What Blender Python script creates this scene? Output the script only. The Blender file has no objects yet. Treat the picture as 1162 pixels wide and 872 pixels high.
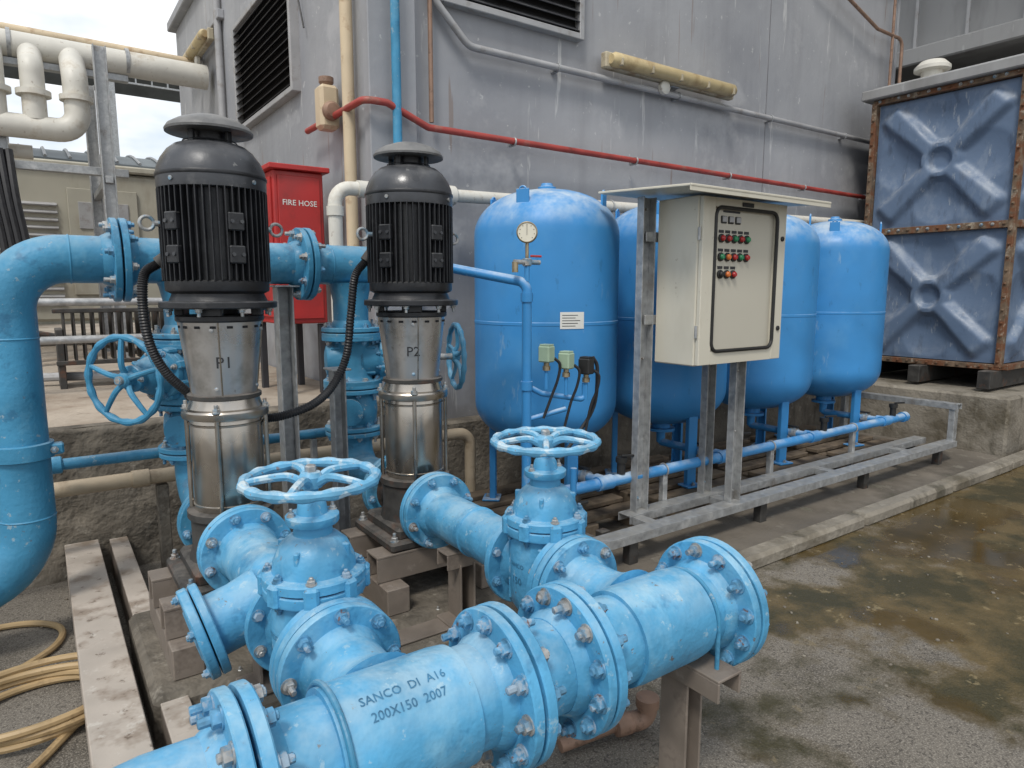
import bpy, math, random
from mathutils import Vector, Matrix, noise as mnoise
random.seed(4)
V=Vector
GZ=0.10   # ground level
# ------------------------------------------------------------------ materials
def newmat(name):
    m=bpy.data.materials.new(name); m.use_nodes=True
    nt=m.node_tree; b=nt.nodes['Principled BSDF']
    return m,nt,b
def N(nt,t,**k):
    n=nt.nodes.new(t)
    for a,v in k.items(): setattr(n,a,v)
    return n
def noise(nt,vec,scale,detail=4,rough=.55,dist=0):
    n=N(nt,'ShaderNodeTexNoise'); n.inputs['Scale'].default_value=scale; n.inputs['Detail'].default_value=detail
    n.inputs['Roughness'].default_value=rough; n.inputs['Distortion'].default_value=dist
    nt.links.new(vec,n.inputs['Vector']); return n.outputs['Fac']
def mrange(nt,src,a,b,c=0,d=1):
    n=N(nt,'ShaderNodeMapRange'); n.inputs[1].default_value=a;n.inputs[2].default_value=b;n.inputs[3].default_value=c;n.inputs[4].default_value=d
    nt.links.new(src,n.inputs[0]); return n.outputs[0]
def mixc(nt,fac,a,b,blend='MIX'):
    n=N(nt,'ShaderNodeMix',data_type='RGBA',blend_type=blend)
    for s,v in ((n.inputs[0],fac),(n.inputs[6],a),(n.inputs[7],b)):
        if isinstance(v,(int,float)): s.default_value=v
        elif isinstance(v,tuple): s.default_value=(v[0],v[1],v[2],1)
        else: nt.links.new(v,s)
    return n.outputs[2]
def mul(nt,a,b,op='MULTIPLY'):
    n=N(nt,'ShaderNodeMath',operation=op)
    for i,v in enumerate((a,b)):
        if isinstance(v,(int,float)): n.inputs[i].default_value=v
        else: nt.links.new(v,n.inputs[i])
    return n.outputs[0]
def coords(nt,sc=(1,1,1),world=False):
    if world:
        g=N(nt,'ShaderNodeNewGeometry'); o=g.outputs['Position']
    else:
        t=N(nt,'ShaderNodeTexCoord'); o=t.outputs['Object']
    if sc!=(1,1,1):
        mp=N(nt,'ShaderNodeMapping'); mp.inputs['Scale'].default_value=sc
        nt.links.new(o,mp.inputs[0]); o=mp.outputs[0]
    return o
def mat(name,col,rough=.5,metal=0.,var=.2,scale=5,bump=.1,bscale=60,stains=(),dust=None,rvar=.12,bdist=.004,spec=None):
    """stains: list of (colour, scale, threshold, softness, amount, stretch)"""
    m,nt,b=newmat(name); co=coords(nt)
    n1=noise(nt,co,scale,2)
    lo=tuple(c*(1-var) for c in col); hi=tuple(min(1,c*(1+var)) for c in col)
    c=mixc(nt,mrange(nt,n1,.3,.7),lo,hi)
    for (sc,s,th,soft,amt,st) in stains:
        cc=coords(nt,st) if st else co
        f=mrange(nt,noise(nt,cc,s,4,.68),th,th+soft,0,amt)
        c=mixc(nt,f,c,sc)
    if dust:
        g=N(nt,'ShaderNodeNewGeometry'); sx=N(nt,'ShaderNodeSeparateXYZ'); nt.links.new(g.outputs['Normal'],sx.inputs[0])
        up=mrange(nt,sx.outputs[2],dust[1],1,0,1)
        f=mul(nt,up,mrange(nt,noise(nt,co,dust[3] if len(dust)>3 else 7,4,.7),.4,.62,.05,dust[2]))
        c=mixc(nt,f,c,dust[0])
    nt.links.new(c,b.inputs['Base Color'])
    b.inputs['Metallic'].default_value=metal
    nt.links.new(mrange(nt,n1,.3,.7,max(.03,rough-rvar),min(1,rough+rvar)),b.inputs['Roughness'])
    if spec is not None: b.inputs['Specular IOR Level'].default_value=spec
    if bump:
        bp=N(nt,'ShaderNodeBump'); bp.inputs['Strength'].default_value=bump; bp.inputs['Distance'].default_value=bdist
        nt.links.new(noise(nt,co,bscale,2,.6),bp.inputs['Height']); nt.links.new(bp.outputs[0],b.inputs['Normal'])
    return m
RUST=(.16,.06,.025); 
M_blue=mat('pipe_paint_blue',(.080,.315,.53),.46,0,.20,7,.75,38,
   stains=[((.22,.46,.62),5,.50,.14,.60,(1,1,.6)),((.035,.17,.33),10,.59,.09,.6,None),((.38,.52,.58),26,.61,.05,.5,None),((.13,.10,.08),34,.68,.02,.85,None)],dust=((.44,.57,.63),.35,.50,9),bdist=.004,spec=.32)
M_blue2=mat('discharge_paint_blue',(.055,.25,.42),.46,0,.2,5,.55,40,
   stains=[((.15,.35,.48),5,.52,.14,.6,(1,1,.5)),((.03,.13,.24),9,.57,.1,.65,None),((.33,.40,.42),28,.63,.04,.6,None),((.12,.09,.07),34,.68,.02,.8,None)],dust=((.34,.43,.48),.4,.6,8),bdist=.004,spec=.32)
M_bolt=mat('bolt_paint',(.10,.27,.43),.45,.1,.4,40,.2,80,stains=[((.38,.40,.42),20,.54,.05,.6,None),(RUST,30,.60,.05,.8,None)])
M_bolt2=mat('bolt_zinc',(.38,.38,.37),.45,.5,.3,40,.2,80,stains=[((.12,.28,.42),25,.50,.1,.7,None),((.2,.11,.06),30,.60,.05,.7,None)])
M_tank=mat('tank_paint_blue',(.045,.245,.55),.40,0,.12,3,.10,30,
   stains=[((.12,.34,.58),2.2,.50,.25,.45,None),((.33,.46,.57),12,.64,.08,.45,(1,1,.3)),((.03,.14,.32),14,.64,.05,.4,(1,1,.5))],dust=((.52,.60,.66),.12,.95,4.5),bdist=.002,spec=.35)
M_wheel=mat('handwheel_paint',(.12,.36,.56),.45,0,.2,20,.4,70,stains=[((.52,.61,.64),18,.55,.06,.65,None),((.25,.12,.06),40,.64,.04,.7,None)],dust=((.60,.67,.69),.4,.75,18))
M_black=mat('motor_black',(.018,.019,.022),.42,.1,.3,12,.15,60,stains=[((.08,.08,.08),14,.58,.15,.4,None)],dust=((.15,.15,.15),.3,.5,20))
M_fan=mat('fan_cover_grey',(.055,.058,.065),.38,.2,.2,10,.15,60,stains=[((.17,.17,.17),8,.55,.12,.45,None),((.3,.3,.29),30,.66,.04,.5,None)],dust=((.22,.22,.22),.4,.6,14))
M_cap=mat('canopy_grey',(.15,.15,.15),.5,.3,.2,14,.2,60,stains=[((.09,.07,.05),9,.55,.1,.5,None)],dust=((.32,.31,.29),.4,.7,10))
M_ss=mat('stainless',(.42,.385,.34),.27,.95,.2,6,.10,20,stains=[((.16,.12,.085),5,.52,.2,.65,(1,1,.6)),((.55,.52,.48),12,.6,.1,.4,None)],rvar=.1)
M_ssg=mat('stainless_guard',(.52,.51,.50),.32,.85,.12,5,.1,14,stains=[((.25,.24,.22),7,.53,.15,.55,None),((.16,.13,.1),22,.64,.06,.5,(1,1,.5))],rvar=.12)
M_galv=mat('galvanised_steel',(.36,.37,.375),.46,.45,.22,28,.12,70,stains=[((.58,.58,.57),9,.56,.1,.55,None),((.15,.125,.1),7,.58,.12,.6,None)],dust=((.42,.40,.36),.5,.6,12))
M_base=mat('cast_base_dark',(.05,.048,.045),.6,.2,.3,15,.3,70,stains=[(RUST,10,.55,.15,.5,None)],dust=((.2,.18,.16),.4,.7,12))
M_plank=mat('painted_channel',(.42,.37,.32),.6,0,.15,5,.3,30,stains=[((.20,.15,.11),6,.50,.14,.7,None),((.58,.55,.5),20,.6,.08,.5,None),((.1,.07,.05),24,.63,.05,.7,None)])
M_plank2=mat('steel_channel_brown',(.22,.185,.155),.6,.1,.2,8,.3,30,stains=[((.07,.05,.04),8,.52,.14,.6,None),((.36,.32,.28),16,.6,.1,.5,None)])
M_conc=mat('concrete',(.25,.225,.185),.85,0,.22,2.5,.6,30,stains=[((.085,.07,.045),2.2,.46,.2,.85,None),((.40,.37,.31),9,.60,.1,.5,None),((.05,.045,.03),4,.55,.1,.65,(1,1,.2))],bdist=.014)
M_concd=mat('concrete_dirty',(.17,.148,.118),.85,0,.3,3,.7,25,stains=[((.045,.038,.03),3,.47,.2,.8,(1,1,.5)),((.34,.31,.26),10,.58,.1,.5,None)],bdist=.018)
M_floor=mat('floor_concrete',(.155,.135,.11),.8,0,.3,1.6,.5,40,stains=[((.05,.042,.032),1.5,.47,.18,.8,None),((.30,.275,.23),6,.57,.1,.5,None),((.05,.055,.025),3,.58,.1,.5,None)],bdist=.01)
M_slab=mat('slab_concrete',(.42,.36,.29),.85,0,.15,1.2,.5,20,stains=[((.24,.18,.13),1.3,.48,.15,.75,None),((.13,.095,.07),5,.58,.1,.6,None)],bdist=.012)
M_white=mat('white_pipe',(.62,.60,.54),.5,0,.1,5,.15,30,stains=[((.38,.31,.22),5,.54,.15,.55,None),((.2,.14,.09),18,.63,.08,.6,None)])
M_cream=mat('cream_paint',(.58,.47,.32),.55,0,.12,4,.15,20,stains=[((.30,.17,.08),7,.55,.12,.6,None)])
M_creamw=mat('cream_render_wall',(.58,.52,.40),.8,0,.08,1,.15,20,stains=[((.35,.30,.22),2,.55,.15,.5,(1,1,.3))])
M_pcream=mat('pipe_beige',(.42,.34,.24),.6,0,.15,6,.2,30,stains=[((.2,.14,.09),8,.55,.12,.5,None)])
M_red=mat('red_paint',(.40,.022,.02),.45,0,.2,4,.15,20,stains=[((.2,.02,.015),5,.53,.15,.6,None)])
M_redp=mat('red_pipe',(.34,.05,.04),.5,0,.2,6,.2,20,stains=[((.32,.16,.12),7,.54,.12,.6,None),((.1,.03,.02),14,.58,.1,.6,None)])
M_panel=mat('panel_tank_blue_grey',(.115,.170,.265),.5,0,.08,2.5,.25,25,stains=[((.25,.30,.37),7,.55,.15,.45,(1,1,.5)),((.05,.07,.11),8,.55,.12,.5,(1,1,.35)),((.42,.44,.46),20,.63,.06,.5,(1,1,.25))],dust=((.42,.45,.49),.02,.8,9),bdist=.006)
M_rustst=mat('rusty_steel',(.17,.12,.08),.8,.2,.4,12,.6,40,stains=[((.17,.065,.028),9,.47,.1,.85,None),((.40,.35,.28),14,.59,.08,.7,None)])
M_encl=mat('enclosure_cream',(.58,.55,.46),.4,0,.05,2,.06,50,stains=[((.38,.34,.26),3,.55,.2,.45,(1,1,.4)),((.30,.25,.18),26,.68,.03,.5,None)])
M_encl2=mat('enclosure_inner',(.50,.475,.40),.3,0,.04,2,0,50)
M_gasket=mat('black_rubber',(.015,.015,.015),.5,0,.2,10,0)
M_cable=mat('black_conduit',(.018,.018,.02),.45,0,.2,30,0)
M_dark=mat('dark_void',(.012,.012,.014),.9,0,.2,3,0)
M_louv=mat('louvre_dark',(.04,.04,.045),.5,.2,.25,5,0,30,dust=((.14,.14,.14),.3,.6,8))
M_seam=mat('wall_seam',(.17,.17,.18),.7,0,.2,5,0)
M_louvf=mat('louvre_frame',(.36,.36,.365),.5,.1,.1,5,.1,30,stains=[((.2,.17,.14),8,.56,.12,.5,None)])
M_green=mat('lamp_green',(.02,.22,.09),.25,0,.05,5,0); M_rl=mat('lamp_red',(.38,.02,.02),.25,0,.05,5,0)
M_or=mat('lamp_orange',(.62,.16,.03),.3,0,.05,5,0); M_sens=mat('sensor_green',(.30,.40,.29),.4,0,.1,9,0)
M_dial=mat('dial_white',(.72,.68,.56),.3,0,.04,9,0); M_brass=mat('brass_fitting',(.36,.30,.2),.4,.8,.3,20,.1)
M_text=mat('black_marking',(.03,.03,.033),.6,0,.3,20,0); M_texta=mat('raised_marking',(.035,.15,.27),.5,0,.3,50,0)
M_label=mat('label_white',(.70,.70,.66),.4,0,.04,9,0)
M_hose=mat('hose_tan',(.38,.27,.14),.5,0,.15,9,.1,40,stains=[((.18,.12,.06),10,.55,.1,.6,None)])
M_copper=mat('brown_pipe',(.27,.17,.12),.55,.1,.2,15,.2,stains=[((.1,.06,.04),20,.55,.1,.6,None)])
M_wood=mat('pallet_brown',(.15,.115,.08),.8,0,.35,9,.4,30,stains=[((.05,.035,.025),6,.5,.15,.7,None)])
M_tube=mat('lamp_diffuser',(.50,.40,.22),.4,0,.15,4,.05,stains=[((.28,.18,.08),5,.50,.15,.7,None)])
M_lampb=mat('lamp_housing',(.40,.35,.25),.5,0,.15,4,.05,stains=[((.22,.14,.07),6,.5,.15,.7,None)])
M_bbeige=mat('equipment_beige',(.42,.40,.33),.6,0,.12,2,.1,stains=[((.22,.18,.13),3,.52,.2,.5,(1,1,.4))])
M_roof=mat('metal_roof',(.16,.18,.19),.6,.2,.2,2,.1)
M_bldg=mat('far_concrete',(.30,.30,.30),.8,0,.1,1,.3,8,stains=[((.15,.145,.14),1.5,.48,.2,.65,(1,1,.3)),((.5,.5,.5),5,.62,.08,.5,(1,1,.3))])

def wall_mat():
    m,nt,b=newmat('grey_painted_wall'); co=coords(nt,world=True)
    c=mixc(nt,mrange(nt,noise(nt,co,.55,4,.6),.35,.65),(.265,.273,.295),(.375,.382,.40))
    st=coords(nt,(1.3,1.3,.16),True)
    c=mixc(nt,mrange(nt,noise(nt,st,2.0,4,.65),.50,.72,0,.45),c,(.19,.192,.205))
    c=mixc(nt,mrange(nt,noise(nt,co,1.4,5,.72),.56,.66,0,.38),c,(.50,.50,.51))
    st2=coords(nt,(4.5,4.5,.35),True)
    c=mixc(nt,mrange(nt,noise(nt,st2,1.7,5,.75),.63,.67,0,.6),c,(.62,.62,.61))
    c=mixc(nt,mrange(nt,noise(nt,co,13,3,.75),.66,.69,0,.5),c,(.58,.58,.57))
    c=mixc(nt,mrange(nt,noise(nt,coords(nt,(8,8,.5),True),1.1,3,.7),.66,.70,0,.5),c,(.2,.13,.09))
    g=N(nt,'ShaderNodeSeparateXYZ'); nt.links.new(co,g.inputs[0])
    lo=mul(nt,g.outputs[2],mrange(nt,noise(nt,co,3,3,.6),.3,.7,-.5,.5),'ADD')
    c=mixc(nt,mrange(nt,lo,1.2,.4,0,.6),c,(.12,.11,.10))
    nt.links.new(c,b.inputs['Base Color']); b.inputs['Roughness'].default_value=.55
    bp=N(nt,'ShaderNodeBump'); bp.inputs['Strength'].default_value=.35; bp.inputs['Distance'].default_value=.012
    nt.links.new(noise(nt,co,9,3),bp.inputs['Height']); nt.links.new(bp.outputs[0],b.inputs['Normal'])
    return m
M_wall=wall_mat()
def ground_mat():
    m,nt,b=newmat('yard_ground'); co=coords(nt,world=True)
    c=mixc(nt,mrange(nt,noise(nt,co,.8,4,.6),.3,.7),(.115,.102,.086),(.185,.165,.138))
    c=mixc(nt,mrange(nt,noise(nt,co,2.2,5,.7),.50,.64,0,.7),c,(.062,.054,.043))
    c=mixc(nt,mrange(nt,noise(nt,co,170,2,.7),.50,.62,0,.55),c,(.36,.33,.28))
    c=mixc(nt,mrange(nt,noise(nt,co,95,2,.7),.54,.64,0,.65),c,(.035,.03,.026))
    mp=N(nt,'ShaderNodeMapping'); mp.inputs['Location'].default_value=(-5.0,-1.20,0)
    g=N(nt,'ShaderNodeNewGeometry'); nt.links.new(g.outputs['Position'],mp.inputs[0])
    mp2=N(nt,'ShaderNodeMapping'); mp2.inputs['Scale'].default_value=(.36,.85,0); nt.links.new(mp.outputs[0],mp2.inputs[0])
    ln=N(nt,'ShaderNodeVectorMath',operation='LENGTH'); nt.links.new(mp2.outputs[0],ln.inputs[0])
    d=mul(nt,ln.outputs['Value'],mrange(nt,noise(nt,co,1.6,5,.65),.25,.75,-.6,.6),'ADD')
    wet=mrange(nt,d,1.05,.80)
    c=mixc(nt,mul(nt,wet,.9),c,mixc(nt,mrange(nt,noise(nt,co,3.2,5,.65),.42,.58),(.042,.036,.012),(.13,.092,.036)))
    pud=mul(nt,wet,mrange(nt,noise(nt,co,1.5,3,.5),.50,.55))
    c=mixc(nt,mul(nt,pud,.6),c,(.075,.048,.014))
    c=mixc(nt,mul(nt,wet,mrange(nt,noise(nt,co,10,4,.7),.61,.66,0,.6)),c,(.28,.22,.12))
    nt.links.new(c,b.inputs['Base Color'])
    r=mul(nt,mrange(nt,wet,0,1,.88,.50),mrange(nt,pud,0,1,0,.42),'SUBTRACT'); nt.links.new(r,b.inputs['Roughness'])
    bp=N(nt,'ShaderNodeBump'); bp.inputs['Distance'].default_value=.006
    nt.links.new(mrange(nt,pud,0,1,.7,.04),bp.inputs['Strength'])
    nt.links.new(noise(nt,co,90,2,.7),bp.inputs['Height']); nt.links.new(bp.outputs[0],b.inputs['Normal'])
    return m
M_ground=ground_mat()

# ------------------------------------------------------------------ mesh builder
def frame(axis):
    z=V(axis).normalized(); a=V((0,0,1)) if abs(z.z)<.9 else V((1,0,0))
    x=a.cross(z).normalized(); y=z.cross(x); return x,y,z
class B:
    def __init__(s,name): s.name=name;s.v=[];s.f=[];s.mi=[];s.mats=[];s.M=Matrix.Identity(4)
    def add(s,vs,fs,m):
        if m not in s.mats: s.mats.append(m)
        k=s.mats.index(m); o=len(s.v)
        s.v+= [s.M@V(p) for p in vs]
        for f in fs: s.f.append([i+o for i in f]); s.mi.append(k)
    def box(s,c,size,m,rot=None,bev=.004):
        h=[d/2 for d in size]; bv=min(bev,min(h)*.45); R=rot or Matrix.Identity(3); c=V(c)
        vs=[];idx={}
        for sx in(-1,1):
            for sy in(-1,1):
                for sz in(-1,1):
                    for a in range(3):
                        sg=(sx,sy,sz); p=[sg[i]*(h[i]-(0 if i==a else bv)) for i in range(3)]
                        idx[(sg,a)]=len(vs); vs.append(c+R@V(p))
        fs=[]
        for a in range(3):
            b_,c_=[i for i in range(3) if i!=a]
            for sg in(-1,1):
                q=[]
                for (p1,p2) in((-1,-1),(1,-1),(1,1),(-1,1)):
                    t=[0,0,0];t[a]=sg;t[b_]=p1;t[c_]=p2;q.append(idx[(tuple(t),a)])
                fs.append(q)
            for s1 in(-1,1):
                for s2 in(-1,1):
                    t0=[0,0,0];t0[b_]=s1;t0[c_]=s2;t0[a]=-1;t1=list(t0);t1[a]=1;t0=tuple(t0);t1=tuple(t1)
                    fs.append([idx[(t0,b_)],idx[(t1,b_)],idx[(t1,c_)],idx[(t0,c_)]])
        for sx in(-1,1):
            for sy in(-1,1):
                for sz in(-1,1): fs.append([idx[((sx,sy,sz),a)] for a in range(3)])
        s.add(vs,fs,m)
    def lathe(s,prof,o,axis,m,seg=32,sq=1.0):
        x,y,z=frame(axis); o=V(o); vs=[];rings=[]
        for r,h in prof:
            if r<1e-6: rings.append([len(vs)]); vs.append(o+z*h)
            else:
                rings.append(list(range(len(vs),len(vs)+seg)))
                for i in range(seg):
                    t=2*math.pi*i/seg; vs.append(o+z*h+x*(r*math.cos(t))+y*(r*sq*math.sin(t)))
        fs=[]
        for a,b in zip(rings,rings[1:]):
            for i in range(seg):
                j=(i+1)%seg
                if len(a)==1 and len(b)==1: continue
                if len(a)==1: fs.append([a[0],b[i],b[j]])
                elif len(b)==1: fs.append([a[i],a[j],b[0]])
                else: fs.append([a[i],a[j],b[j],b[i]])
        if len(rings[0])>1: fs.append(rings[0][::-1])
        if len(rings[-1])>1: fs.append(rings[-1])
        s.add(vs,fs,m)
    def cyl(s,a,b,r,m,seg=24,ch=0.0):
        a=V(a);b=V(b);L=(b-a).length
        s.lathe([(r,0),(r,L)] if not ch else [(r-ch,0),(r,ch),(r,L-ch),(r-ch,L)],a,b-a,m,seg)
    def tube(s,pts,r,m,seg=14,closed=False):
        pts=[V(p) for p in pts]; n=len(pts); rr=r if isinstance(r,(list,tuple)) else [r]*n
        T=[]
        for i in range(n):
            if closed: t=pts[(i+1)%n]-pts[i-1]
            else: t=pts[min(i+1,n-1)]-pts[max(i-1,0)]
            T.append(t.normalized())
        x,y,_=frame(T[0]); vs=[];fs=[]
        for i in range(n):
            x=(x-T[i]*x.dot(T[i])).normalized(); y=T[i].cross(x)
            for k in range(seg):
                a=2*math.pi*k/seg; vs.append(pts[i]+x*(rr[i]*math.cos(a))+y*(rr[i]*math.sin(a)))
        for i in range(n if closed else n-1):
            j=(i+1)%n
            for k in range(seg):
                l=(k+1)%seg; fs.append([i*seg+k,i*seg+l,j*seg+l,j*seg+k])
        if not closed: fs.append(list(range(seg))[::-1]); fs.append([(n-1)*seg+k for k in range(seg)])
        s.add(vs,fs,m)
    def sheet(s,fn,nu,nv,m):
        vs=[fn(i/nu,j/nv) for j in range(nv+1) for i in range(nu+1)]
        fs=[[j*(nu+1)+i,j*(nu+1)+i+1,(j+1)*(nu+1)+i+1,(j+1)*(nu+1)+i] for j in range(nv) for i in range(nu)]
        s.add(vs,fs,m)
    def torus(s,c,axis,R,r,m,n=40,seg=10,wob=0,k=12):
        x,y,z=frame(axis);c=V(c)
        s.tube([c+x*(R*math.cos(2*math.pi*i/n))+y*(R*math.sin(2*math.pi*i/n)) for i in range(n)],
               [r*(1+wob*math.sin(k*2*math.pi*i/n)) for i in range(n)],m,seg,True)
    def bolt(s,c,axis,r,hgt,m,stub=.006):
        s.lathe([(r*1.3,0),(r*1.3,.003)],c,axis,m,14)
        s.lathe([(r,.003),(r,hgt-.0015),(r*.82,hgt)],c,axis,m,6)
        if stub: s.lathe([(r*.55,hgt),(r*.55,hgt+stub),(r*.42,hgt+stub+.0015)],c,axis,m,8)
    def flange(s,c,axis,R,m,th=.022,nb=8,br=.013,side=1,both=False,rb=None,mb=None,rot=.2,bolts=True):
        c=V(c);x,y,z=frame(axis)
        s.lathe([(R*.55,0),(R-.003,0),(R,.003),(R,th-.003),(R-.003,th),(R*.55,th)],c,axis,m,56)
        if not bolts: return
        rb=rb or R*.855
        for i in range(nb):
            a=2*math.pi*i/nb+rot; p=x*(rb*math.cos(a))+y*(rb*math.sin(a))
            mm=mb or (M_bolt if random.random()<.65 else M_bolt2)
            if side>0 or both: s.bolt(c+z*th+p,z,br,br*1.15,mm,stub=random.choice([.005,.010,.018]))
            if side<0 or both: s.bolt(c+p,-z,br,br*1.15,mm,stub=random.choice([0,.004]))
    def fpair(s,c,axis,R,m,th=.022,gap=.005,nb=8,br=.013,rp=None,rot=.2):
        c=V(c);z=V(axis).normalized()
        s.flange(c+z*(gap/2),z,R,m,th,nb,br,1,rot=rot)
        s.flange(c-z*(gap/2),-z,R*random.uniform(.99,1.0),m,th,nb,br,1,rot=-rot+math.pi/ nb)
        s.lathe([(R*.7,-gap/2),(R*.7,gap/2)],c,z,M_gasket,32)
        if rp:
            for sg in(-1,1): s.lathe([(rp+.014,0),(rp+.012,.012),(rp+.002,.03),(rp,.032)],c+z*sg*(gap/2+th),z*sg,m,40)
    def text(s,txt,size,fn,m):
        cu=bpy.data.curves.new('t','FONT'); cu.body=txt; cu.size=size; cu.align_x='CENTER'; cu.resolution_u=2; cu.offset=size*.006
        ob=bpy.data.objects.new('t',cu); bpy.context.scene.collection.objects.link(ob)
        bpy.context.view_layer.update()
        me=bpy.data.meshes.new_from_object(ob.evaluated_get(bpy.context.evaluated_depsgraph_get()))
        s.add([fn(v.co.x,v.co.y) for v in me.vertices],[list(p.vertices) for p in me.polygons],m)
        bpy.data.objects.remove(ob); bpy.data.curves.remove(cu); bpy.data.meshes.remove(me)
    def done(s,ang=32,recalc=True):
        import bmesh
        c=V((0,0,0))
        if s.v:
            lo=V([min(p[i] for p in s.v) for i in range(3)]); hi=V([max(p[i] for p in s.v) for i in range(3)])
            c=V(((lo.x+hi.x)/2,(lo.y+hi.y)/2,lo.z))
        me=bpy.data.meshes.new(s.name); me.from_pydata([tuple(p-c) for p in s.v],[],s.f)
        for m in s.mats: me.materials.append(m)
        me.polygons.foreach_set('material_index',s.mi)
        if recalc:
            bm=bmesh.new(); bm.from_mesh(me); bmesh.ops.recalc_face_normals(bm,faces=bm.faces); bm.to_mesh(me); bm.free()
        me.polygons.foreach_set('use_smooth',[True]*len(me.polygons)); me.set_sharp_from_angle(angle=math.radians(ang))
        me.update()
        ob=bpy.data.objects.new(s.name,me); ob.location=c; bpy.context.scene.collection.objects.link(ob); return ob
def fillet(pts,rad,n=8):
    pts=[V(p) for p in pts]; out=[pts[0]]
    for i in range(1,len(pts)-1):
        p=pts[i];a=pts[i-1]-p;b=pts[i+1]-p;u=a.normalized();v=b.normalized()
        phi=u.angle(v)
        if phi>3.1: out.append(p); continue
        d=min(rad/math.tan(phi/2),a.length*.49,b.length*.49); r=d*math.tan(phi/2)
        c=p+(u+v).normalized()*(r/math.sin(phi/2)); s0=p+u*d-c; s1=p+v*d-c; ang=s0.angle(s1)
        for k in range(n+1):
            t=k/n; out.append(c+(s0*math.sin((1-t)*ang)+s1*math.sin(t*ang))/math.sin(ang))
    out.append(pts[-1]); return out
def catmull(P,n=12):
    P=[V(p) for p in P]; P=[P[0]*2-P[1]]+P+[P[-1]*2-P[-2]]; out=[]
    for i in range(1,len(P)-2):
        for k in range(n):
            t=k/n; a,b,c,d=P[i-1:i+3]
            out.append(.5*((2*b)+(c-a)*t+(2*a-5*b+4*c-d)*t*t+(3*b-a-3*c+d)*t**3))
    out.append(P[-2]); return out
def mtx(o,x,z):
    x=V(x).normalized(); z=V(z).normalized(); y=z.cross(x).normalized(); x=y.cross(z)
    m=Matrix((x,y,z)).transposed().to_4x4(); m.translation=V(o); return m
def rotz(a): return Matrix.Rotation(a,3,'Z')

# ------------------------------------------------------------------ handwheel / gate valve
def handwheel(b,c,axis,R,m,spokes=5):
    x,y,z=frame(axis);c=V(c)
    b.torus(c,axis,R,.0125,m,n=72,seg=10,wob=.16,k=15)
    b.lathe([(.012,-.022),(.026,-.02),(.028,.006),(.022,.016),(.012,.018)],c,axis,m,20)
    b.lathe([(.014,.018),(.014,.030),(.011,.033)],c,axis,M_bolt2,6)
    for i in range(spokes):
        a=2*math.pi*i/spokes+.3; d=x*math.cos(a)+y*math.sin(a)
        P=catmull([c+d*.02-z*.008,c+d*R*.35+z*.008,c+d*R*.7+z*.006,c+d*(R-.004)],6)
        b.tube(P,[.0115-.003*k/len(P) for k in range(len(P))],m,8)
def gate_valve(name,o,flow,stem,R=.1425,wheel=.395,wr=.15,m=M_blue,half=.125,k=1.0,mw=None):
    b=B(name); b.M=mtx(o,flow,stem)
    body=[(.05,-.125),(.085,-.118),(.100,-.095),(.104,-.05),(.104,.06),(.100,.115),(.118,.122),(.120,.126),(.120,.146),(.116,.149)]
    bon=[(.116,.152),(.121,.155),(.121,.174),(.118,.178),(.098,.181),(.094,.205),(.080,.238),(.058,.258),(.046,.264),(.044,.288),(.060,.290),(.062,.294),(.062,.308),(.058,.311),(.036,.313),(.033,.335),(.026,.345),(.016,.347),(.016,.372)]
    X=V((1,0,0));Z=V((0,0,1))
    b.lathe([(r*k,h) for r,h in body],(0,0,0),Z,m,48,1)
    b.lathe([(r*k,h) for r,h in bon],(0,0,0),Z,m,48)
    b.lathe([(.112*k,.149),(.112*k,.152)],(0,0,0),Z,M_gasket,40)
    b.lathe([(.016,.37),(.016,wheel+.01)],(0,0,0),Z,M_bolt2,14)
    for i in range(8):
        a=2*math.pi*i/8+.39; p=V((math.cos(a)*.107*k,math.sin(a)*.107*k,0))
        b.bolt(p+Z*.178,Z,.010,.012,M_bolt if i%3 else M_bolt2,.005); b.bolt(p+Z*.122,-Z,.010,.012,M_bolt,.008)
        d=V((math.cos(a),math.sin(a),0)); b.box(d*.104*k+Z*.148,(.05,.034,.054),m,rotz(a),.006)
    for i in range(4):
        a=math.pi/4+i*math.pi/2; d=V((math.cos(a),math.sin(a),0))
        b.box(d*.100*k+Z*.0,(.018,.016,.20),m,rotz(a),.005)
        b.box(d*.070*k+Z*.212,(.040,.012,.062),m,rotz(a),.004)
    for i in range(2):
        b.bolt(V((0,(.05 if i else -.05),.311)),Z,.008,.010,M_bolt2,.008)
    for sg in(-1,1):
        b.lathe([(.088,.0),(.086,half-.045),(.093,half-.03),(.098,half-.024)],(0,0,0),X*sg,m,40)
        b.flange(X*sg*(half-.024),X*sg,R,m,.022,8,.012,-1,rot=.39)
    for sg in(-1,1):
        b.text('150',.030,lambda u,v,sg=sg:V((-u*sg,sg*math.sqrt(max(0,(.1062*k)**2-u*u)),v-.02)),M_texta)
        b.text('SANCO',.018,lambda u,v,sg=sg:V((-u*sg,sg*math.sqrt(max(0,(.1062*k)**2-u*u)),v+.03)),M_texta)
    handwheel(b,(0,0,wheel),Z,wr,mw or M_wheel)
    return b.done()

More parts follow.
